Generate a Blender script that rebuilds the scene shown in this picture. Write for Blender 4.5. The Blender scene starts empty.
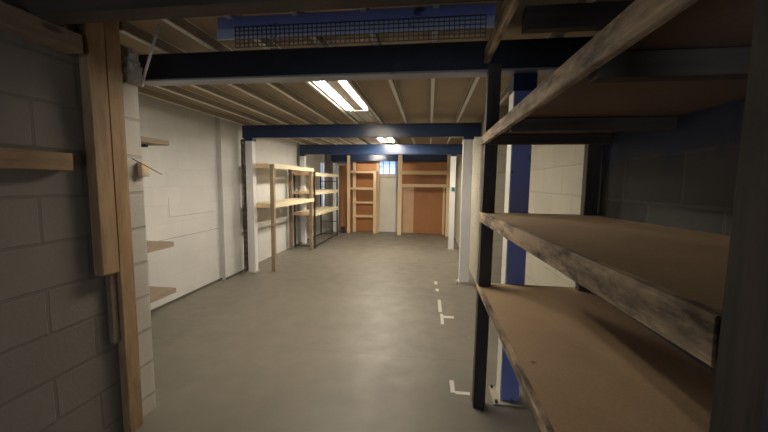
import bpy, bmesh, math, random
from mathutils import Vector, Matrix
random.seed(7)
S = bpy.context.scene
C = S.collection

# ------------------------------------------------------------------ camera
cam = bpy.data.cameras.new('camera')
cam.sensor_fit = 'HORIZONTAL'
cam.sensor_width = 36.0
cam.lens = 36.0 * 345.0 / 768.0
cam.clip_start = 0.05
co = bpy.data.objects.new('camera', cam)
C.objects.link(co)
yaw, pitch, roll = math.radians(7.35), math.radians(5.6), math.radians(0.6)
fwd = Vector((-math.sin(yaw) * math.cos(pitch), math.cos(yaw) * math.cos(pitch), -math.sin(pitch)))
rt = Vector((math.cos(yaw), math.sin(yaw), 0.0))
up = rt.cross(fwd)
r2 = rt * math.cos(roll) + up * math.sin(roll)
u2 = -rt * math.sin(roll) + up * math.cos(roll)
m = Matrix((r2, u2, -fwd)).transposed().to_4x4()
m.translation = Vector((0, 0, 1.55))
co.matrix_world = m
S.camera = co

# ------------------------------------------------------------------ world, light, exposure
w = bpy.data.worlds.new('world')
S.world = w
w.use_nodes = True
w.node_tree.nodes['Background'].inputs[0].default_value = (0.45, 0.6, 1.0, 1)
w.node_tree.nodes['Background'].inputs[1].default_value = 0.6

# unseen area light added behind the camera, standing in for daylight there
dl = bpy.data.lights.new('rear_daylight_fill', 'AREA')
dl.shape = 'RECTANGLE'; dl.size = 1.0; dl.size_y = 1.9
dl.energy = 23.0
dl.color = (0.80, 0.88, 1.0)
dlo = bpy.data.objects.new('rear_daylight_fill', dl)
dlo.location = (0.0, -2.55, 1.05)
dlo.rotation_euler = (math.radians(90), 0, 0)
C.objects.link(dlo)

S.view_settings.view_transform = 'Standard'
S.view_settings.look = 'None'
S.view_settings.gamma = 1.0
S.view_settings.use_curve_mapping = False
S.view_settings.exposure = -0.12

TUBE = 125.0        # emission strength of the bright tubes
TUBE_COL = (1.0, 0.90, 0.75, 1)

# ------------------------------------------------------------------ materials
MATS = {}
def newmat(name):
    mt = bpy.data.materials.new(name)
    mt.use_nodes = True
    nt = mt.node_tree
    b = nt.nodes['Principled BSDF']
    MATS[name] = mt
    return mt, nt, b

def N(nt, t, **kw):
    n = nt.nodes.new(t)
    for k, v in kw.items():
        setattr(n, k, v)
    return n

def ramp(nt, src, stops):
    r = N(nt, 'ShaderNodeValToRGB')
    e = r.color_ramp.elements
    while len(e) < len(stops): e.new(0.5)
    for i, (p, c) in enumerate(stops):
        e[i].position = p
        e[i].color = (c[0], c[1], c[2], 1) if hasattr(c, '__len__') else (c, c, c, 1)
    nt.links.new(src, r.inputs[0])
    return r.outputs[0]

def mix(nt, fac, a, b, mode='MIX'):
    n = N(nt, 'ShaderNodeMix', data_type='RGBA', blend_type=mode)
    for s, v in ((n.inputs[0], fac), (n.inputs[6], a), (n.inputs[7], b)):
        if hasattr(v, 'is_linked'): nt.links.new(v, s)
        elif hasattr(v, '__len__'): s.default_value = (v[0], v[1], v[2], 1)
        else: s.default_value = v if s.type == 'VALUE' else (v, v, v, 1)
    return n.outputs[2]

def coords(nt, scale=(1, 1, 1), loc=(0, 0, 0)):
    t = N(nt, 'ShaderNodeTexCoord')
    mp = N(nt, 'ShaderNodeMapping')
    mp.inputs['Scale'].default_value = scale
    mp.inputs['Location'].default_value = loc
    nt.links.new(t.outputs['Object'], mp.inputs[0])
    return mp.outputs[0]

def noise(nt, vec, scale, detail=4, rough=0.6):
    n = N(nt, 'ShaderNodeTexNoise')
    n.inputs['Scale'].default_value = scale
    n.inputs['Detail'].default_value = detail
    n.inputs['Roughness'].default_value = rough
    nt.links.new(vec, n.inputs['Vector'])
    return n.outputs[0]

def bump(nt, b, h, strength=0.3, dist=0.005):
    n = N(nt, 'ShaderNodeBump')
    n.inputs['Strength'].default_value = strength
    n.inputs['Distance'].default_value = dist
    nt.links.new(h, n.inputs['Height'])
    nt.links.new(n.outputs[0], b.inputs['Normal'])

def wood(name, c1, c2, axis='Z', stain=None, stain_amt=0.5, rough=0.75, knots=True):
    mt, nt, b = newmat(name)
    sc = {'X': (1.2, 22, 22), 'Y': (22, 1.2, 22), 'Z': (22, 22, 1.2)}[axis]
    v = coords(nt, sc)
    g = noise(nt, v, 1.6, 6, 0.65)
    col = ramp(nt, g, [(0.3, c1), (0.7, c2)])
    if knots:
        sk = {'X': (1, 3, 3), 'Y': (3, 1, 3), 'Z': (3, 3, 1)}[axis]
        vo = N(nt, 'ShaderNodeTexVoronoi')
        vo.inputs['Scale'].default_value = 2.2
        nt.links.new(coords(nt, sk, (0.3, 0.7, 0.1)), vo.inputs['Vector'])
        k = ramp(nt, vo.outputs['Distance'], [(0.06, 1.0), (0.13, 0.0)])
        col = mix(nt, k, col, tuple(x * 0.45 for x in c1))
    if stain:
        s2 = {'X': (2, 7, 7), 'Y': (7, 2, 7), 'Z': (7, 7, 2)}[axis]
        n2 = noise(nt, coords(nt, s2, (3, 1, 2)), 1.6, 8, 0.7)
        f = ramp(nt, n2, [(0.42, 0.0), (0.62, stain_amt)])
        col = mix(nt, f, col, stain)
    nt.links.new(col, b.inputs['Base Color'])
    b.inputs['Roughness'].default_value = rough
    bump(nt, b, g, 0.35, 0.002)
    return mt

def sheet(name, c1, c2, scale=3.0, fine=60, rough=0.8, spots=None):
    mt, nt, b = newmat(name)
    v = coords(nt)
    a = noise(nt, v, scale, 5)
    f = noise(nt, v, fine, 3)
    col = ramp(nt, a, [(0.3, c1), (0.7, c2)])
    col = mix(nt, ramp(nt, f, [(0.35, 0.0), (0.75, 0.35)]), col, tuple(x * 0.6 for x in c1))
    if spots:
        vo = N(nt, 'ShaderNodeTexVoronoi')
        vo.inputs['Scale'].default_value = 5.0
        nt.links.new(v, vo.inputs['Vector'])
        col = mix(nt, ramp(nt, vo.outputs['Distance'], [(0.035, 0.8), (0.07, 0.0)]), col, spots)
    nt.links.new(col, b.inputs['Base Color'])
    b.inputs['Roughness'].default_value = rough
    bump(nt, b, f, 0.15, 0.001)
    return mt

def blockwork(name, c1, c2, mortar, axis='Y', mort=0.010, bstr=0.5, grime=None, gz=None):
    """blocks 450 x 225 laid in running bond; axis = horizontal axis of the wall"""
    mt, nt, b = newmat(name)
    t = N(nt, 'ShaderNodeTexCoord')
    s = N(nt, 'ShaderNodeSeparateXYZ')
    nt.links.new(t.outputs['Object'], s.inputs[0])
    cmb = N(nt, 'ShaderNodeCombineXYZ')
    ad = N(nt, 'ShaderNodeMath', operation='ADD'); ad.inputs[1].default_value = 5.12
    nt.links.new(s.outputs[axis], ad.inputs[0])
    az = N(nt, 'ShaderNodeMath', operation='ADD'); az.inputs[1].default_value = 0.105
    nt.links.new(s.outputs['Z'], az.inputs[0])
    nt.links.new(ad.outputs[0], cmb.inputs[0]); nt.links.new(az.outputs[0], cmb.inputs[1])
    br = N(nt, 'ShaderNodeTexBrick')
    br.inputs['Scale'].default_value = 1.0
    br.inputs['Brick Width'].default_value = 0.45
    br.inputs['Row Height'].default_value = 0.225
    br.inputs['Mortar Size'].default_value = mort
    br.inputs['Mortar Smooth'].default_value = 0.3
    br.inputs['Color1'].default_value = (*c1, 1)
    br.inputs['Color2'].default_value = (*c2, 1)
    br.inputs['Mortar'].default_value = (*mortar, 1)
    nz = noise(nt, coords(nt), 6.0, 4)
    wob = N(nt, 'ShaderNodeVectorMath', operation='MULTIPLY_ADD')
    nc = N(nt, 'ShaderNodeCombineXYZ')
    nt.links.new(nz, nc.inputs[0]); nt.links.new(nz, nc.inputs[1])
    nt.links.new(nc.outputs[0], wob.inputs[0]); wob.inputs[1].default_value = (0.012, 0.012, 0)
    nt.links.new(cmb.outputs[0], wob.inputs[2])
    nt.links.new(wob.outputs[0], br.inputs['Vector'])
    col = br.outputs['Color']
    big = noise(nt, coords(nt), 1.4, 6, 0.65)
    col = mix(nt, ramp(nt, big, [(0.35, 0.0), (0.7, 0.45)]), col, tuple(x * 0.72 for x in c2))
    fine = noise(nt, coords(nt), 45.0, 4)
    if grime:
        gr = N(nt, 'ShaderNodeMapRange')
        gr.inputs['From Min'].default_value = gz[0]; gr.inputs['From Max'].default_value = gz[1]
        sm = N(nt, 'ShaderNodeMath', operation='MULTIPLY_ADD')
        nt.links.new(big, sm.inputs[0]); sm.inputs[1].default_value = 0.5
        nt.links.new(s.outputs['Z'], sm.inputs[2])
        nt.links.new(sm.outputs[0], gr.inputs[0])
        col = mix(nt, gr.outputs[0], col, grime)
    nt.links.new(col, b.inputs['Base Color'])
    b.inputs['Roughness'].default_value = 0.85
    hm = N(nt, 'ShaderNodeMath', operation='MULTIPLY_ADD')
    nt.links.new(br.outputs['Fac'], hm.inputs[0]); hm.inputs[1].default_value = -1.0
    fm = N(nt, 'ShaderNodeMath', operation='MULTIPLY')
    nt.links.new(fine, fm.inputs[0]); fm.inputs[1].default_value = 0.5
    nt.links.new(fm.outputs[0], hm.inputs[2])
    bump(nt, b, hm.outputs[0], bstr, 0.006)
    return mt

def paint(name, c, chip=None, amt=0.6, rough=0.4, metal=0.0, scale=5.0):
    mt, nt, b = newmat(name)
    v = coords(nt)
    a = noise(nt, v, scale, 7, 0.7)
    col = ramp(nt, noise(nt, v, 1.5, 3), [(0.3, tuple(x * 0.85 for x in c)), (0.7, c)])
    if chip:
        col = mix(nt, ramp(nt, a, [(0.60, 0.0), (0.66, amt)]), col, chip)
    nt.links.new(col, b.inputs['Base Color'])
    b.inputs['Roughness'].default_value = rough
    b.inputs['Metallic'].default_value = metal
    bump(nt, b, a, 0.08, 0.001)
    return mt

def emit(name, c, s):
    mt, nt, b = newmat(name)
    b.inputs['Base Color'].default_value = (0.9, 0.9, 0.9, 1)
    b.inputs['Emission Color'].default_value = c
    b.inputs['Emission Strength'].default_value = s
    return mt

# floor: worn power-floated concrete
fl, nt, b = newmat('concrete_floor')
v = coords(nt)
n1 = noise(nt, v, 0.9, 8, 0.6); n2 = noise(nt, v, 5.0, 6, 0.7); n3 = noise(nt, v, 90.0, 3)
col = ramp(nt, n1, [(0.3, (0.142, 0.128, 0.103)), (0.7, (0.205, 0.186, 0.150))])
col = mix(nt, ramp(nt, n2, [(0.45, 0.0), (0.72, 0.4)]), col, (0.15, 0.142, 0.12))
vo = N(nt, 'ShaderNodeTexVoronoi'); vo.inputs['Scale'].default_value = 1.7
nt.links.new(v, vo.inputs['Vector'])
col = mix(nt, ramp(nt, vo.outputs['Distance'], [(0.02, 0.55), (0.05, 0.0)]), col, (0.34, 0.33, 0.30))
# saw-cut joints
sx = N(nt, 'ShaderNodeSeparateXYZ'); nt.links.new(v, sx.inputs[0])
ws = N(nt, 'ShaderNodeMath', operation='ADD'); ws.inputs[1].default_value = 0.85
nt.links.new(sx.outputs['Y'], ws.inputs[0])
md = N(nt, 'ShaderNodeMath', operation='PINGPONG'); md.inputs[1].default_value = 1.9
nt.links.new(ws.outputs[0], md.inputs[0])
col = mix(nt, ramp(nt, md.outputs[0], [(0.0, 0.30), (0.008, 0.0)]), col, (0.05, 0.05, 0.045))
nt.links.new(col, b.inputs['Base Color'])
nt.links.new(ramp(nt, n2, [(0.3, 0.38), (0.7, 0.62)]), b.inputs['Roughness'])
bump(nt, b, n3, 0.06, 0.001)

blockwork('grey_block', (0.20, 0.177, 0.15), (0.18, 0.158, 0.133), (0.15, 0.133, 0.112), 'Y', 0.010, 0.45)
blockwork('grey_block_end', (0.58, 0.55, 0.50), (0.53, 0.50, 0.45), (0.42, 0.40, 0.36), 'Y', 0.012, 0.7)
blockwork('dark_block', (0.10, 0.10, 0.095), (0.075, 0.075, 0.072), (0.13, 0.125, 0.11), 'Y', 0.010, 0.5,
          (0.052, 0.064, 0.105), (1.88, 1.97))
blockwork('white_block', (0.61, 0.60, 0.58), (0.58, 0.57, 0.55), (0.55, 0.54, 0.52), 'Y', 0.005, 0.22)
blockwork('cream_block', (0.44, 0.41, 0.325), (0.40, 0.37, 0.295), (0.37, 0.34, 0.27), 'Y', 0.008, 0.4)
blockwork('cream_block_x', (0.50, 0.47, 0.37), (0.46, 0.43, 0.34), (0.36, 0.34, 0.27), 'X', 0.009, 0.5)
wood('pine', (0.30, 0.185, 0.09), (0.43, 0.285, 0.15), 'Z', (0.16, 0.09, 0.04), 0.5)
wood('pine_y', (0.24, 0.145, 0.065), (0.34, 0.215, 0.105), 'Y', (0.12, 0.07, 0.03), 0.5)
wood('new_pine', (0.74, 0.56, 0.34), (0.82, 0.65, 0.43), 'Z', knots=False)
wood('new_pine_x', (0.70, 0.50, 0.29), (0.80, 0.61, 0.39), 'X', knots=False)
wood('stud_pine', (0.70, 0.53, 0.33), (0.79, 0.62, 0.41), 'Z', knots=False)
wood('shelf_pine_y', (0.62, 0.53, 0.36), (0.74, 0.65, 0.46), 'Y', knots=False)
wood('dusty_plank', (0.22, 0.17, 0.125), (0.30, 0.24, 0.18), 'Y', knots=False)
wood('rack_post', (0.25, 0.19, 0.11), (0.34, 0.26, 0.16), 'Z', knots=False)
wood('old_board', (0.27, 0.185, 0.11), (0.85, 0.65, 0.44), 'Y', (0.045, 0.03, 0.02), 0.95)
wood('dark_post', (0.030, 0.026, 0.022), (0.060, 0.050, 0.042), 'Z', (0.09, 0.075, 0.06), 0.5)
wood('grimy_post', (0.022, 0.017, 0.014), (0.085, 0.068, 0.056), 'Z', (0.012, 0.01, 0.009), 0.9)
wood('dark_timber_x', (0.038, 0.027, 0.022), (0.075, 0.055, 0.042), 'X')
wood('dark_timber_y', (0.17, 0.12, 0.075), (0.25, 0.18, 0.12), 'Y')
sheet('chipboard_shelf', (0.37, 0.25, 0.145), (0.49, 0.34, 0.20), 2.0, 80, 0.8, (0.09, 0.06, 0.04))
sheet('deck_board', (0.34, 0.265, 0.18), (0.43, 0.335, 0.23), 1.2, 70)
sheet('hardboard', (0.38, 0.165, 0.055), (0.47, 0.205, 0.075), 1.5, 50, 0.5)
sheet('orange_board', (0.62, 0.29, 0.12), (0.72, 0.35, 0.15), 1.5, 50, 0.6)
sheet('pale_ply', (0.62, 0.40, 0.24), (0.70, 0.47, 0.29), 1.5, 30, 0.6)
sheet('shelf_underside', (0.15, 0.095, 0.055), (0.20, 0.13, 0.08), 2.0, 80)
paint('navy_steel', (0.018, 0.038, 0.095), (0.010, 0.015, 0.03), 0.6, 0.30)
paint('navy_dark', (0.013, 0.017, 0.027), (0.03, 0.03, 0.035), 0.5, 0.45)
paint('blue_steel', (0.30, 0.38, 0.88), (0.02, 0.03, 0.08), 0.8, 0.38)
paint('pale_blue_steel', (0.50, 0.57, 0.80), (0.05, 0.06, 0.12), 0.8, 0.45)
paint('white_steel', (0.76, 0.76, 0.76), (0.35, 0.35, 0.36), 0.5, 0.45)
paint('white_flange', (0.78, 0.77, 0.74), (0.4, 0.38, 0.35), 0.4, 0.5)
paint('galv', (0.85, 0.82, 0.74), (0.6, 0.57, 0.5), 0.5, 0.45, 0.0)
paint('joist_web', (0.34, 0.28, 0.21), (0.25, 0.2, 0.15), 0.5, 0.7)
paint('lip_grey', (0.30, 0.31, 0.34), (0.15, 0.15, 0.16), 0.5, 0.4)
paint('dark_metal', (0.05, 0.048, 0.045), (0.10, 0.08, 0.06), 0.5, 0.45, 0.3)
paint('cable_brown', (0.10, 0.085, 0.07), (0.05, 0.04, 0.035), 0.6, 0.7)
paint('cable_grey', (0.20, 0.18, 0.16), (0.08, 0.07, 0.06), 0.6, 0.7)
paint('base_metal', (0.40, 0.35, 0.28), (0.15, 0.12, 0.1), 0.7, 0.7)
paint('fixture_white', (0.82, 0.78, 0.66), None, 0, 0.4)
paint('fixture_tan', (0.20, 0.15, 0.10), None, 0, 0.6)
paint('door_paint', (0.80, 0.76, 0.66), (0.7, 0.66, 0.57), 0.4, 0.6)
paint('pipe_white', (0.75, 0.74, 0.70), (0.5, 0.48, 0.43), 0.4, 0.5)
paint('tape_white', (0.72, 0.70, 0.64), (0.30, 0.29, 0.26), 0.9, 0.7, 0, 40)
paint('plaster', (0.45, 0.41, 0.34), (0.22, 0.19, 0.16), 0.8, 0.9, 0, 12)
paint('wire_steel', (0.09, 0.09, 0.095), None, 0, 0.5, 0.4)
paint('teal', (0.01, 0.16, 0.17), None, 0, 0.4)
emit('tube_bright', TUBE_COL, TUBE)
emit('tube_far', TUBE_COL, 300.0)
emit('tube_blue', (0.8, 0.9, 1.0, 1), 14.0)
emit('daylit_pane', (0.42, 0.68, 1.0, 1), 1.1)
emit('daylit_pane_dim', (0.50, 0.68, 1.0, 1), 0.6)

# ------------------------------------------------------------------ mesh helpers
def bm_box(bm, x0, x1, y0, y1, z0, z1, bev=0.0):
    r = bmesh.ops.create_cube(bm, size=1.0)
    vs = r['verts']
    for q in vs:
        q.co = Vector(((x0 + x1) / 2 + q.co.x * (x1 - x0), (y0 + y1) / 2 + q.co.y * (y1 - y0), (z0 + z1) / 2 + q.co.z * (z1 - z0)))
    if bev > 0:
        es = list({e for q in vs for e in q.link_edges})
        bmesh.ops.bevel(bm, geom=es, offset=bev, segments=1, affect='EDGES', profile=0.5)

def bm_bar(bm, a, b, wx, wz, bev=0.0):
    """bar from a to b with rectangular section wx (sideways) by wz (up)"""
    a, b = Vector(a), Vector(b)
    d = b - a
    L = d.length
    d.normalize()
    up_ = Vector((0, 0, 1)) if abs(d.z) < 0.9 else Vector((0, 1, 0))
    s = d.cross(up_).normalized()
    u = s.cross(d).normalized()
    n0 = len(bm.verts)
    r = bmesh.ops.create_cube(bm, size=1.0)
    vs = r['verts']
    for q in vs:
        c = q.co.copy()
        q.co = a + d * (c.y + 0.5) * L + s * c.x * wx + u * c.z * wz
    if bev > 0:
        es = list({e for q in vs for e in q.link_edges})
        bmesh.ops.bevel(bm, geom=es, offset=bev, segments=1, affect='EDGES', profile=0.5)

def bm_tube(bm, a, b, r, seg=12):
    a, b = Vector(a), Vector(b)
    d = b - a
    q = d.to_track_quat('Z', 'Y').to_matrix().to_4x4()
    q.translation = (a + b) / 2
    bmesh.ops.create_cone(bm, cap_ends=True, segments=seg, radius1=r, radius2=r, depth=d.length, matrix=q)

def link(name, bm, mat, parent=None, off=(0, 0, 0), smooth=False):
    bmesh.ops.recalc_face_normals(bm, faces=bm.faces)
    bmesh.ops.translate(bm, verts=bm.verts, vec=-Vector(off))
    me = bpy.data.meshes.new(name)
    bm.to_mesh(me); bm.free()
    if smooth:
        for p in me.polygons: p.use_smooth = len(p.vertices) == 4
    me.materials.append(MATS[mat])
    o = bpy.data.objects.new(name, me)
    C.objects.link(o)
    if parent is not None:
        o.parent = parent
    else:
        o.location = off
    return o

class Thing:
    def __init__(s, name, label, cat, loc, group=None):
        s.loc = Vector(loc)
        s.e = bpy.data.objects.new(name, None)
        s.e.empty_display_size = 0.1
        s.e.location = loc
        C.objects.link(s.e)
        s.e['label'] = label; s.e['category'] = cat
        if group: s.e['group'] = group
    def part(s, name, mat, bm, parent=None, smooth=False, label=None):
        o = link(name, bm, mat, parent or s.e, s.loc, smooth)
        if label: o['label'] = label
        return o
    def box(s, name, mat, *b, bev=0.003, parent=None, label=None):
        bm = bmesh.new(); bm_box(bm, *b, bev=bev)
        return s.part(name, mat, bm, parent, label=label)
    def bar(s, name, mat, a, b, wx, wz, bev=0.003, parent=None, label=None):
        bm = bmesh.new(); bm_bar(bm, a, b, wx, wz, bev)
        return s.part(name, mat, bm, parent, label=label)
    def tube(s, name, mat, a, b, r, seg=12, parent=None, label=None):
        bm = bmesh.new(); bm_tube(bm, a, b, r, seg)
        return s.part(name, mat, bm, parent, True, label)

def solo(name, mat, bm, label, cat, off, group=None, smooth=False):
    o = link(name, bm, mat, None, off, smooth)
    o['label'] = label; o['category'] = cat
    if group: o['group'] = group
    return o

def solo_box(name, mat, b, label, cat, group=None, bev=0.003):
    bm = bmesh.new(); bm_box(bm, *b, bev=bev)
    return solo(name, mat, bm, label, cat, ((b[0] + b[1]) / 2, (b[2] + b[3]) / 2, b[4]), group)

def struct(name, mat, boxes, bev=0.0):
    bm = bmesh.new()
    for b in boxes: bm_box(bm, *b, bev=bev)
    o = link(name, bm, mat)
    o['kind'] = 'structure'
    return o

# ------------------------------------------------------------------ setting
YB = 10.62                     # rear wall plane
ZD = 2.54                      # underside of the mezzanine deck
struct('floor', 'concrete_floor', [(-3.5, 1.4, -2.9, YB + 0.2, -0.15, 0.0)])
struct('ceiling', 'deck_board', [(-3.5, 1.4, -2.9, YB + 0.2, ZD, ZD + 0.04)])
struct('wall_left', 'white_block', [(-3.5, -3.2, 2.008, YB, 0, ZD), (-3.2, -3.13, 4.93, 5.40, 0, ZD),
                                    (-3.2, -3.13, 8.2, 8.6, 0, ZD)])
struct('wall_near_left', 'grey_block', [(-3.5, -1.82, -2.9, 1.82, 0, ZD)])
struct('wall_pier_left', 'grey_block_end', [(-3.5, -1.82, 1.82, 2.008, 0, 2.13)])
struct('wall_right', 'cream_block', [(1.07, 1.4, 2.36, 4.7, 0, ZD), (0.76, 1.4, 4.7, YB, 0, ZD)])
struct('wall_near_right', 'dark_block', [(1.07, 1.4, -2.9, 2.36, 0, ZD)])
struct('wall_back', 'cream_block_x', [(-3.5, -1.60, YB, YB + 0.2, 0, ZD), (-1.0, 1.4, YB, YB + 0.2, 0, ZD),
                                      (-1.60, -1.0, YB, YB + 0.2, 2.26, ZD)])
struct('wall_front', 'grey_block', [(-1.82, -0.55, -2.9, -2.7, 0, ZD), (0.55, 1.07, -2.9, -2.7, 0, ZD),
                                    (-0.55, 0.55, -2.9, -2.7, 2.05, ZD)])

# thin strip, coloured dark, along the foot of the left wall
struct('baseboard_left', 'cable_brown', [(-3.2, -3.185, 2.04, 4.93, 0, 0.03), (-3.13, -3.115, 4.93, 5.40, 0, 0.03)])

struct('wall_crack_lines', 'cable_grey', [(-3.2, -3.1985, 3.45, 4.90, 0.815, 0.821), (-3.2, -3.1985, 3.90, 4.80, 1.085, 1.089),
                                (-3.2, -3.1985, 3.896, 3.90, 1.085, 1.32)])  # thin dark strips drawing the crack lines on the white wall

# ------------------------------------------------------------------ steel beams
def i_beam(bm, x0, x1, y0, y1, z0, z1, tf=0.016, tw=0.012):
    bm_box(bm, x0, x1, y0, y1, z0, z0 + tf, 0.002)
    bm_box(bm, x0, x1, y0, y1, z1 - tf, z1, 0.002)
    ym = (y0 + y1) / 2
    bm_box(bm, x0, x1, ym - tw / 2, ym + tw / 2, z0 + tf, z1 - tf)

def box_beam(bm, x0, x1, y0, y1, z0, z1, lip=0.014):
    bm_box(bm, x0, x1, y0, y1, z0 + 0.004, z1, 0.004)

beams = [(-2.12, 1.06, 2.36, 2.46, 2.262, 2.455, 'navy_dark', 'dark navy steel ceiling beam nearest the camera, behind the wire mesh'),
         (-3.05, 0.75, 5.40, 5.50, 2.245, 2.45, 'navy_steel', 'navy steel ceiling beam, second from the camera, at the end of the bright striplight'),
         (-3.12, 0.75, 8.10, 8.20, 2.20, 2.43, 'navy_steel', 'navy steel ceiling beam, third from the camera, in front of the timber racks'),
         (-2.95, 0.60, 10.25, 10.33, 2.165, 2.37, 'navy_steel', 'farthest navy steel ceiling beam, right above the timber partition')]
for (x0, x1, y0, y1, z0, z1, mt, lab) in beams:
    t = Thing('steel_beam', lab, 'beam', ((x0 + x1) / 2, (y0 + y1) / 2, z0))
    bm = bmesh.new(); bm_box(bm, x0, x1, y0, y1, z0 + 0.014, z1, 0.003)
    t.part('web', mt, bm)
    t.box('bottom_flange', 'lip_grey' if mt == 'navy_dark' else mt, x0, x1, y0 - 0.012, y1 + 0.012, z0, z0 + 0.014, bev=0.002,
          label='greyish bottom flange' if mt == 'navy_dark' else None)  # flange coloured lighter than the web on the nearest beam only

# ------------------------------------------------------------------ ceiling joists (run away from the camera, on top of the beams)
ordn = ['leftmost', 'second', 'third', 'fourth', 'fifth', 'sixth', 'seventh', 'eighth', 'ninth', 'tenth', 'eleventh']
jx = [0.015 + 0.385 * k for k in range(-8, 3)]
for i, x in enumerate(jx):
    bm = bmesh.new()
    y0 = 1.50 if x > -1.75 else 2.0
    for (a, b_) in ((y0, YB - 0.02),):
        bm_box(bm, x - 0.017, x + 0.017, a, b_, 2.462, 2.470)
        bm_box(bm, x - 0.017, x + 0.017, a, b_, 2.534, 2.539)
    if i == 0: lab = 'pale steel ceiling joist running down the room, leftmost, beside the white wall'
    elif i == 10: lab = 'pale steel ceiling joist running down the room, rightmost, beside the cream block wall'
    else: lab = 'pale steel ceiling joist running down the room, %s from the left' % ordn[i]
    jo = solo('ceiling_joist', 'galv', bm, lab, 'joist', (x, y0, 2.462), 'pale steel joists under the mezzanine deck')
    bm = bmesh.new()
    bm_box(bm, x - 0.013, x + 0.013, y0, YB - 0.02, 2.4702, 2.5338)
    link('web', bm, 'joist_web', jo, (x, y0, 2.462))

# ------------------------------------------------------------------ header timber in front, wall plate, near ceiling timbers
solo_box('header_timber', 'dark_timber_x', (-1.80, 0.31, 1.36, 1.46, 2.255, 2.535), 'dark timber header across the ceiling, in front of the blue channel', 'beam')
solo_box('wall_plate', 'dark_timber_y', (-1.815, -1.72, -1.5, 1.58, 2.17, 2.26), 'dusty timber wall plate along the top of the near grey wall', 'beam')
for i, y in enumerate((0.0, 0.72)):
    solo_box('cross_timber', 'dark_timber_x', (-1.70, 0.34, y, y + 0.05, 2.42, 2.535),
             ['dark timber cross joist overhead, closest to the photographer', 'dark timber cross joist overhead, between header and photographer'][i], 'joist', 'dark timber joists overhead')
struct('trim_near_ceiling', 'dark_timber_y', [(-1.9, 1.2, -2.9, 1.36, 2.52, 2.5395)])
solo_box('bearer_timber', 'dark_timber_x', (0.45, 1.06, 1.86, 1.92, 2.31, 2.42), 'dark timber bearer over the right shelving, just in front of the navy beam', 'beam')
solo_box('bearer_timber', 'dark_timber_x', (0.45, 1.06, 1.18, 1.24, 2.26, 2.37), 'dark timber bearer over the right shelving, closer to the camera', 'beam')

# ------------------------------------------------------------------ blue channel and wire mesh in front of beam one
t = Thing('blue_channel', 'short bright blue steel channel hung below the ceiling above the wire mesh', 'steel channel', (-0.4, 1.93, 2.40))
bm = bmesh.new()
bm_box(bm, -1.22, 0.32, 1.93, 1.938, 2.405, 2.475, 0.001)
bm_box(bm, -1.22, 0.32, 1.938, 1.99, 2.467, 2.475, 0.001)
t.part('web', 'blue_steel', bm)
bm = bmesh.new()
bm_box(bm, -1.22, 0.315, 1.915, 1.93, 2.35, 2.405, 0.001)
t.part('lower_flange', 'pale_blue_steel', bm, label='scuffed pale blue lower flange')
bm = bmesh.new()
mx0, mx1, my, mz0, mz1 = -1.10, 0.27, 1.905, 2.295, 2.405
n = int((mx1 - mx0) / 0.026)
for i in range(n + 1):
    x = mx0 + (mx1 - mx0) * i / n
    bm_box(bm, x - 0.0019, x + 0.0019, my - 0.0019, my + 0.0019, mz0, mz1)
for k in range(6):
    z = mz0 + (mz1 - mz0) * k / 5
    bm_box(bm, mx0, mx1, my - 0.006, my - 0.0019, z - 0.0019, z + 0.0019)
solo('wire_mesh', 'wire_steel', bm, 'strip of square wire mesh hanging below the bright blue channel', 'wire mesh', (-0.4, my, mz0))

# ------------------------------------------------------------------ columns
def column(x0, x1, y0, y1, z1, front, side, label, base=True, head='navy_steel', hh=0.045):
    t = Thing('steel_column', label, 'column', ((x0 + x1) / 2, (y0 + y1) / 2, 0))
    bm = bmesh.new(); bm_box(bm, x0 + 0.008, x1, y0, y1, 0.012, z1, 0.003)
    t.part('shaft', front, bm)
    t.box('flange', side, x0, x0 + 0.0085, y0 - 0.002, y1 + 0.002, 0.012, z1, bev=0.001, label='white painted flange facing the aisle')
    if base:
        bm = bmesh.new(); bm_box(bm, x0 - 0.05, x1 + 0.03, y0 - 0.05, y1 + 0.04, 0, 0.012, 0.002)
        bp = t.part('base_plate', 'base_metal', bm)
        for (sx, sy) in ((x0 - 0.03, y0 - 0.03), (x0 - 0.03, y1 + 0.02)):
            bm = bmesh.new(); bm_tube(bm, (sx, sy, 0.011), (sx, sy, 0.03), 0.010, 6)
            t.part('bolt', 'dark_metal', bm, bp)
    t.box('head_plate', head, x0 - 0.005, x1 + 0.012, y0 - 0.008, y1 + 0.008, z1 - hh, z1, bev=0.002, label='navy painted top')
    return t
column(0.535, 0.665, 2.41, 2.54, 2.261, 'blue_steel', 'white_flange', 'bright blue steel column with white edge behind the right shelving', hh=0.11)
column(0.50, 0.64, 5.36, 5.50, 2.244, 'white_steel', 'white_flange', 'white steel column halfway down the right side, under the second beam')
c3 = column(0.48, 0.60, 8.06, 8.18, 2.199, 'white_steel', 'white_flange', 'farther white steel column on the right with a small teal box on it')
c3.box('switch_box', 'teal', 0.515, 0.575, 8.03, 8.06, 1.36, 1.45, bev=0.004, label='small teal box')
column(-3.01, -2.89, 5.41, 5.52, 2.244, 'white_steel', 'white_flange', 'white steel column against the left wall beside the timber shelves')
column(-3.10, -2.99, 8.09, 8.20, 2.199, 'white_steel', 'white_flange', 'farther white steel column on the left wall, behind the shelving units', base=False)
column(-2.90, -2.80, 10.25, 10.33, 2.164, 'white_steel', 'white_flange', 'farthest white steel column, left rear corner beside the timber partition', base=False)
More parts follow.
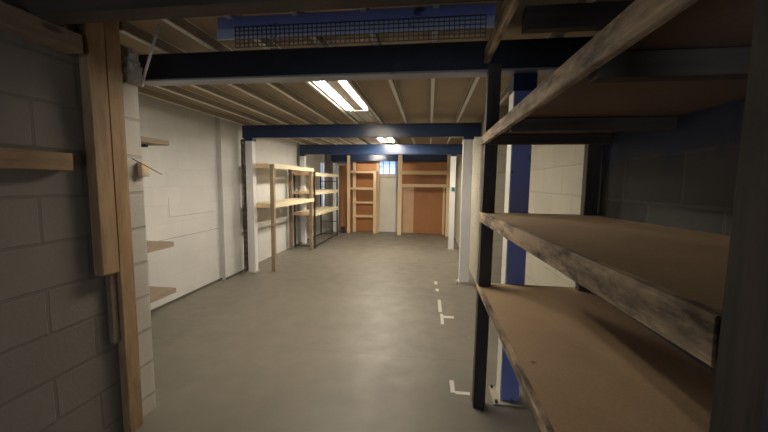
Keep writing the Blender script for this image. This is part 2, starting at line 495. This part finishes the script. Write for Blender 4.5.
# shaft on the left carries the dark cable run between pier and column
t = Thing('cable_run', 'dark vertical cable run between the white pier and the left column', 'cables', (-3.08, 5.47, 0))
for k in range(5):
    bm = bmesh.new()
    pts = []
    for j in range(25):
        z = 0.013 + 2.22 * j / 24
        pts.append(Vector((-3.115 + 0.019 * k + 0.004 * math.sin(j * 0.4 + k * 2), 5.47 + 0.004 * math.sin(j * 0.3 + k * 1.7), z)))
    for j in range(24): bm_tube(bm, pts[j], pts[j + 1], 0.009, 8)
    t.part('cable', 'cable_brown' if k % 2 else 'cable_grey', bm, smooth=True)

# ------------------------------------------------------------------ striplights
def striplight(x0, x1, y0, y1, z0, label, tube, lit2=True, dead=False):
    t = Thing('striplight', label, 'light', ((x0 + x1) / 2, y0, z0))
    bm = bmesh.new()
    # open trough reflector: flat back with two splayed sides
    zt = z0 + 0.045
    P = [(x0, z0), (x0 + 0.05, zt), (x1 - 0.05, zt), (x1, z0)]
    Q = [(x0 - 0.003, z0), (x0 + 0.048, zt + 0.004), (x1 - 0.048, zt + 0.004), (x1 + 0.003, z0)]
    for i in range(3):
        vs = [bm.verts.new((p[0], y, p[1])) for p, y in ((P[i], y0), (P[i + 1], y0), (P[i + 1], y1), (P[i], y1))]
        vq = [bm.verts.new((p[0], y, p[1])) for p, y in ((Q[i], y0), (Q[i + 1], y0), (Q[i + 1], y1), (Q[i], y1))]
        bm.faces.new(vs); bm.faces.new(vq[::-1])
        for a in range(4):
            b_ = (a + 1) % 4
            bm.faces.new((vs[a], vs[b_], vq[b_], vq[a]))
    for y in (y0, y1 - 0.004):
        bm_box(bm, x0 + 0.04, x1 - 0.04, y, y + 0.004, z0 + 0.003, zt)
    t.part('reflector', 'fixture_white', bm)
    xm = (x0 + x1) / 2
    t.box('spine', 'fixture_tan' if tube == 'tube_bright' else 'fixture_white', xm - 0.065, xm + 0.065, y0 + 0.005, y1 - 0.005, z0 + 0.012, zt - 0.001, bev=0.002)
    for sx in (x0 + 0.06, x1 - 0.06):
        mt = tube
        tb = t.tube('tube', mt, (sx, y0 + 0.05, z0 + 0.018), (sx, y1 - 0.05, z0 + 0.018), 0.016, 12)
        for y in (y0 + 0.02, y1 - 0.05):
            t.box('lamp_holder', 'fixture_white', sx - 0.014, sx + 0.014, y, y + 0.03, z0 + 0.002, zt - 0.001, bev=0.002)
    return t
striplight(-1.09, -0.77, 2.62, 4.55, 2.472, 'long lit twin-tube striplight just behind the nearest navy beam', 'tube_bright')
striplight(-1.09, -0.77, 4.60, 5.36, 2.472, 'short unlit striplight trough between the bright striplight and the second beam', 'fixture_white')
striplight(-1.09, -0.77, 6.35, 7.92, 2.445, 'lit striplight between the second and third navy beams', 'tube_far')
t = Thing('batten_light', 'small lit batten light crossing just before the farthest beam', 'light', (-1.62, 9.6, 2.33))
t.box('body', 'fixture_white', -1.84, -1.40, 9.57, 9.63, 2.345, 2.461, bev=0.004)
t.tube('tube', 'tube_far', (-1.82, 9.6, 2.333), (-1.42, 9.6, 2.333), 0.012)

# ------------------------------------------------------------------ left foreground timber post, ledger, pier details
t = Thing('timber_post', 'tall doubled pine post against the near grey block wall', 'post', (-1.78, 1.7, 0))
t.box('long_post', 'pine', -1.815, -1.765, 1.747, 1.845, 0.0, 2.45, bev=0.004)
t.box('short_post', 'pine', -1.815, -1.757, 1.635, 1.739, 1.02, 2.45, bev=0.004)
t.box('gap_shade_strip', 'dark_timber_y', -1.8165, -1.785, 1.70, 1.741, 0.60, 1.019, bev=0.002)  # added strip, dark to stand in for the shaded gap beside the post
solo_box('wall_ledger', 'pine_y', (-1.815, -1.755, -0.6, 1.52, 1.59, 1.675), 'horizontal pine ledger fixed across the near grey block wall', 'batten')
t = Thing('fixing_block', 'small pine block with a protruding wire on the pale block pier', 'wood block', (-1.80, 1.96, 1.60))
t.box('block', 'stud_pine', -1.819, -1.785, 1.965, 2.025, 1.57, 1.66, bev=0.004)
t.tube('wire', 'cable_brown', (-1.775, 1.89, 1.675), (-1.75, 2.085, 1.585), 0.003, 6)
bm = bmesh.new()
bmesh.ops.create_icosphere(bm, subdivisions=4, radius=1.0)
for q in bm.verts:
    nv = 1 + 0.22 * math.sin(q.co.x * 9 + 1) * math.sin(q.co.z * 11) + random.uniform(-0.12, 0.12)
    q.co = Vector((-1.84 + q.co.x * 0.075 * nv, 1.96 + q.co.y * 0.060 * nv, 2.215 + max(-0.083, q.co.z * 0.12 * nv)))
solo('mortar_lump', 'plaster', bm, 'rough lump of broken block and mortar on top of the pier', 'rubble', (-1.9, 1.91, 2.13))
t = Thing('conduit', 'thin pale conduit slanting down to the top of the block pier', 'conduit', (-1.8, 1.9, 2.2))
t.tube('tube', 'pipe_white', (-1.67, 2.03, 2.50), (-1.81, 2.03, 2.15), 0.008, 10)
t.tube('coupling', 'pipe_white', (-1.805, 2.03, 2.16), (-1.817, 2.03, 2.135), 0.012, 10)
# ------------------------------------------------------------------ three bracket shelves on the white wall
for z, lab in ((0.805, 'middle one of three short plank shelves on the white wall behind the pier'),
               (0.275, 'lowest of three short plank shelves on the white wall behind the pier'),
               (1.925, 'highest of three short plank shelves on the white wall behind the pier')):
    t = Thing('wall_shelf', lab, 'shelf', (-3.02, 2.9, z), 'plank shelves on the white wall')
    t.box('plank', 'dusty_plank', -3.198, -2.83, 2.25, 3.50, z, z + 0.055, bev=0.003)
    for y in (2.5, 3.35):
        bm = bmesh.new(); bm_box(bm, -3.198, -3.15, y, y + 0.03, z - 0.12, z - 0.001)
        bm_box(bm, -3.15, -2.98, y, y + 0.03, z - 0.03, z - 0.001)
        t.part('bracket', 'dark_metal', bm)

# ------------------------------------------------------------------ timber shelving unit against left wall
t = Thing('timber_shelving', 'pale pine two-level shelving unit beside the left white column', 'shelving', (-2.87, 6.5, 0))
xF, xR, yN, yF = -2.62, -3.10, 5.55, 7.46
for (x, y) in ((xF, yN), (xF, yF), (xR, yF), (xR, yN)):
    t.box('post', 'rack_post' if (x, y) != (xR, yF) else 'dark_timber_y', x - 0.03, x + 0.035, y - 0.03, y + 0.035, 0, 1.83, bev=0.003)
for z, th in ((1.84, 0.075), (1.17, 0.075)):
    bm = bmesh.new(); bm_box(bm, xR + 0.036, xF - 0.031, yN - 0.05, yF + 0.05, z - 0.02, z, 0.002)
    sh = t.part('shelf', 'shelf_pine_y', bm)
    t.box('front_rail', 'shelf_pine_y', xF - 0.030 + 0.066, xF + 0.058, yN - 0.03, yF + 0.06, z - th, z, parent=sh)
    t.box('end_rail', 'new_pine_x', xR, xF - 0.032, yN - 0.052, yN - 0.031, z - th, z, parent=sh)
    t.box('end_rail', 'new_pine_x', xR, xF - 0.032, yF + 0.037, yF + 0.052, z - th, z, parent=sh)
# metal framed shelving behind it
t = Thing('metal_shelving', 'dark metal framed shelving with three pale boards, behind the pine unit', 'shelving', (-2.85, 8.6, 0))
xF, xR, yN, yF = -2.60, -3.08, 7.66, 9.62
for (x, y) in ((xF, yN), (xF, yF), (xR, yF), (xR, yN)):
    bm = bmesh.new(); bm_box(bm, x - 0.018, x + 0.018, y - 0.018, y + 0.018, 0, 1.78, 0.002)
    t.part('post', 'dark_metal', bm)
for z in (1.755, 1.33, 0.84):
    bm = bmesh.new(); bm_box(bm, xR + 0.0, xF + 0.019 + 0.02, yN + 0.02, yF - 0.02, z - 0.018, z, 0.002)
    sh = t.part('shelf', 'shelf_pine_y', bm)
    t.box('front_rail', 'shelf_pine_y', xF + 0.02, xF + 0.042, yN - 0.02, yF + 0.02, z - 0.085, z - 0.0185, parent=sh)
    t.box('end_rail', 'new_pine_x', xR, xF - 0.02, yN - 0.04, yN - 0.019, z - 0.07, z, parent=sh)
bm = bmesh.new()
for y in (yN, yF): bm_box(bm, xR, xF, y - 0.012, y + 0.012, 0.035, 0.06)
for x in (xR, xF): bm_box(bm, x - 0.012, x + 0.012, yN, yF, 0.035, 0.06)
t.part('bottom_frame', 'dark_metal', bm)
for z in (0.40, 1.55):
    t.box('brace_rail', 'dark_metal', xR, xF, yF - 0.006, yF + 0.006, z, z + 0.02, bev=0.001)

# ------------------------------------------------------------------ rear partition: door, window, racks
YP = 10.52
dr = struct('door_1', 'door_paint', [(-1.60, -1.00, YP, YP + 0.045, 0.02, 1.70)])
bm = bmesh.new()
for z in (0.45, 0.95, 1.40): bm_box(bm, -1.59, -1.01, YP - 0.006, YP, z, z + 0.012)
o = link('door_rail', bm, 'door_paint', dr)
w1 = struct('window_1', 'daylit_pane', [(-1.58, -1.02, YP + 0.05, YP + 0.055, 1.80, 2.20)])
bm = bmesh.new()
for x in (-1.59, -1.40, -1.21, -1.02): bm_box(bm, x - 0.012, x + 0.012, YP + 0.02, YP + 0.05, 1.78, 2.22)
for z in (1.785, 2.02, 2.215): bm_box(bm, -1.60, -1.0, YP + 0.022, YP + 0.05, z - 0.01, z + 0.01)
link('window_frame', bm, 'blue_steel', w1)
bm = bmesh.new(); bm_box(bm, -1.61, -0.99, YP - 0.05, YP + 0.06, 1.71, 1.775)
link('window_sill', bm, 'new_pine_x', w1)
w2 = struct('window_2', 'daylit_pane_dim', [(-3.198, -3.19, 9.90, 10.30, 0.75, 2.10)])
bm = bmesh.new()
for y in (9.89, 10.09, 10.30): bm_box(bm, -3.2, -3.17, y - 0.015, y + 0.015, 0.73, 2.12)
for z in (0.74, 1.4, 2.11): bm_box(bm, -3.2, -3.172, 9.88, 10.31, z - 0.015, z + 0.015)
link('window_frame', bm, 'pipe_white', w2)

def xat(px, y):            # lateral position at depth y of the studs measured against the room axis
    r = (px - 384) / 345.0
    d = fwd + rt * r
    return d.x / d.y * y
# left rack
t = Thing('timber_rack', 'open timber rack with four narrow shelves left of the white door', 'rack', (-2.05, 10.3, 0))
yf = 10.28
a, b_ = xat(347.6, yf), xat(350.4, yf)
t.box('post', 'stud_pine', a, b_, yf - 0.08, yf - 0.03, 0, 2.33)
t.box('post', 'stud_pine', xat(353, 10.42), xat(356, 10.42), 10.38, 10.43, 0, 2.33)
t.box('post', 'stud_pine', xat(373.5, yf), xat(376.6, yf), yf - 0.10, yf - 0.05, 0, 1.86)
t.box('post', 'stud_pine', xat(376.4, 10.42), xat(379.2, 10.42), 10.38, 10.43, 0, 2.33)
for z0, z1, xl in ((1.815, 1.885, 350.4), (1.315, 1.385, 350.4), (0.895, 0.95, 353), (0.47, 0.53, 353)):
    bm = bmesh.new()
    if xl < 352:
        bm_box(bm, a, xat(377, yf), yf - 0.029, yf - 0.001, z0, z1, 0.002)
        bm_box(bm, a, xat(377, yf), yf, 10.37, z1 - 0.02, z1, 0.002)
    else:
        bm_box(bm, xat(352.5, 10.34), xat(378, 10.34), 10.34, 10.37, z0, z1, 0.002)
        bm_box(bm, xat(352.5, 10.34), xat(378, 10.34), 10.437, 10.47, z0, z1, 0.002)
    t.part('shelf', 'new_pine_x', bm)
t.box('back_panel', 'hardboard', xat(340.5, YP), xat(378.5, YP), YP - 0.03, YP - 0.012, 0.01, 2.13, label='reddish brown hardboard back')
t.box('upper_panel', 'orange_board', xat(357, YP), xat(378.5, YP), YP - 0.045, YP - 0.031, 1.90, 2.15, label='orange board at the top')
# right rack
t = Thing('timber_rack', 'wide timber closet frame with brown board back right of the white door', 'rack', (-0.2, 10.2, 0))
yr = 10.1
t.box('post', 'new_pine', xat(397.6, yr), xat(401.6, yr), yr - 0.06, yr, 0, 2.36)
t.box('post', 'new_pine', xat(445.5, yr), xat(449.2, yr), yr - 0.06, yr, 0, 2.36)
t.box('inner_post', 'stud_pine', xat(442.3, YP - 0.1), xat(444.6, YP - 0.1), YP - 0.14, YP - 0.08, 0, 1.5)
t.box('rail', 'new_pine_x', xat(399, yr), xat(447.3, yr), yr - 0.09, yr - 0.061, 1.78, 1.885)
t.box('rail', 'new_pine_x', xat(400, yr), xat(447.3, yr), yr - 0.09, yr - 0.061, 1.42, 1.505)
xL, xM, xRr = xat(401, YP), xat(413.5, YP), xat(446, YP)
t.box('side_panel', 'pale_ply', xL, xM, YP - 0.03, YP - 0.01, 0.01, 1.48, label='pale plywood sheet')
t.box('back_panel', 'hardboard', xM, xRr, YP - 0.03, YP - 0.01, 0.01, 1.48, label='brown hardboard sheet')
t.box('upper_back_panel', 'hardboard', xL, xRr, YP - 0.03, YP - 0.01, 1.481, 1.86, label='dark brown upper sheet')
t.box('top_panel', 'orange_board', xL, xRr, YP - 0.045, YP - 0.01, 1.861, 2.16, label='orange board at the top')
# top plate over the studs
solo_box('top_plate', 'new_pine_x', (xat(346, 10.2), xat(449, 10.2), 10.13, 10.19, 2.385, 2.43), 'long pine top plate across the partition above the farthest beam', 'batten')
# white pipe with elbow
t = Thing('white_pipe', 'white vertical pipe with elbow in the left rear corner', 'pipe', (-2.72, 10.4, 0))
xp = xat(337.5, 10.42)
t.tube('pipe', 'pipe_white', (xp, 10.42, 0.05), (xp, 10.42, 2.06), 0.045, 14)
t.tube('elbow', 'pipe_white', (xp - 0.02, 10.42, 2.08), (xp + 0.28, 10.42, 2.08), 0.045, 14)
solo_box('waste_box', 'dark_metal', (xat(341.5, 10.2), xat(345, 10.2), 10.12, 10.22, 0, 0.2), 'small dark box on the floor by the white pipe', 'box')

# ------------------------------------------------------------------ floor tape marks
def tape(parts, label):
    bm = bmesh.new()
    for (x0, x1, y0, y1) in parts: bm_box(bm, x0, x1, y0, y1, 0.0002, 0.0018)
    solo('floor_tape', 'tape_white', bm, label, 'floor marking', (parts[0][0], parts[0][2], 0), 'white tape marks on the floor')
tape([(0.195, 0.228, 2.47, 2.63), (0.2285, 0.335, 2.455, 2.49)], 'L-shaped white tape mark nearest the right shelving post')
tape([(0.165, 0.20, 3.72, 4.02), (0.2005, 0.32, 3.90, 3.965)], 'T-shaped white tape mark halfway along the floor markings')
tape([(0.150, 0.19, 4.08, 4.52)], 'straight white tape strip behind the T-shaped mark')
tape([(0.13, 0.175, 4.88, 5.0)], 'small square white tape patch, closer of two small patches')
tape([(0.115, 0.165, 5.22, 5.38)], 'small white tape patch farthest from the camera')

# ------------------------------------------------------------------ right foreground shelving
t = Thing('heavy_shelving', 'grimy timber shelving unit with deep shelves filling the right foreground', 'shelving', (0.7, 1.4, 0))
XA = 0.365
yN, yF = 0.441, 2.40
t.bar('post', 'dark_post', (XA + 0.012, 2.355, 0), (XA + 0.030, 2.355, 2.30), 0.078, 0.078, bev=0.004)
t.box('post', 'dark_post', 0.975, 1.055, 2.315, 2.375, 0, 2.30, bev=0.004)
t.box('post', 'grimy_post', XA - 0.026, XA + 0.075, 0.37, 0.437, 0, 2.45, bev=0.004)
t.box('post', 'grimy_post', 0.975, 1.055, 0.385, 0.458, 0, 2.45, bev=0.004)
t.box('top_rail', 'old_board', XA - 0.035, XA + 0.0, 0.50, 2.41, 2.315, 2.40, bev=0.003)

def shelf(zf, zn, board, zsb, name):
    """zf, zn: height of shelf top at the far and near end"""
    th = 0.018
    bm = bmesh.new()
    bm_bar(bm, ((XA + 1.06) / 2, yN, zn - th / 2), ((XA + 1.06) / 2, yF + 0.005, zf - th / 2), 1.06 - XA, th, 0.001)
    s = t.part('shelf', name, bm)
    bm = bmesh.new()
    bm_bar(bm, (XA - 0.0125, yN, zn - board / 2 + zsb), (XA - 0.0125, yF + 0.01, zf - board / 2 + zsb), 0.024, board, 0.003)
    t.part('edge_board', 'old_board', bm, s)
    for y in (0.85, 1.66, 2.20):
        zc = zn + (zf - zn) * (y - yN) / (yF - yN) - th
        bm = bmesh.new(); bm_box(bm, XA + 0.001, 1.05, y, y + 0.045, zc - 0.06, zc - 0.004, 0.002)
        t.part('bearer', 'dark_timber_x', bm, s)
    return s
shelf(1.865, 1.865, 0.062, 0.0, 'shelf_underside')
shelf(1.352, 1.392, 0.064, 0.004, 'chipboard_shelf')
shelf(0.862, 0.862, 0.036, 0.002, 'chipboard_shelf')
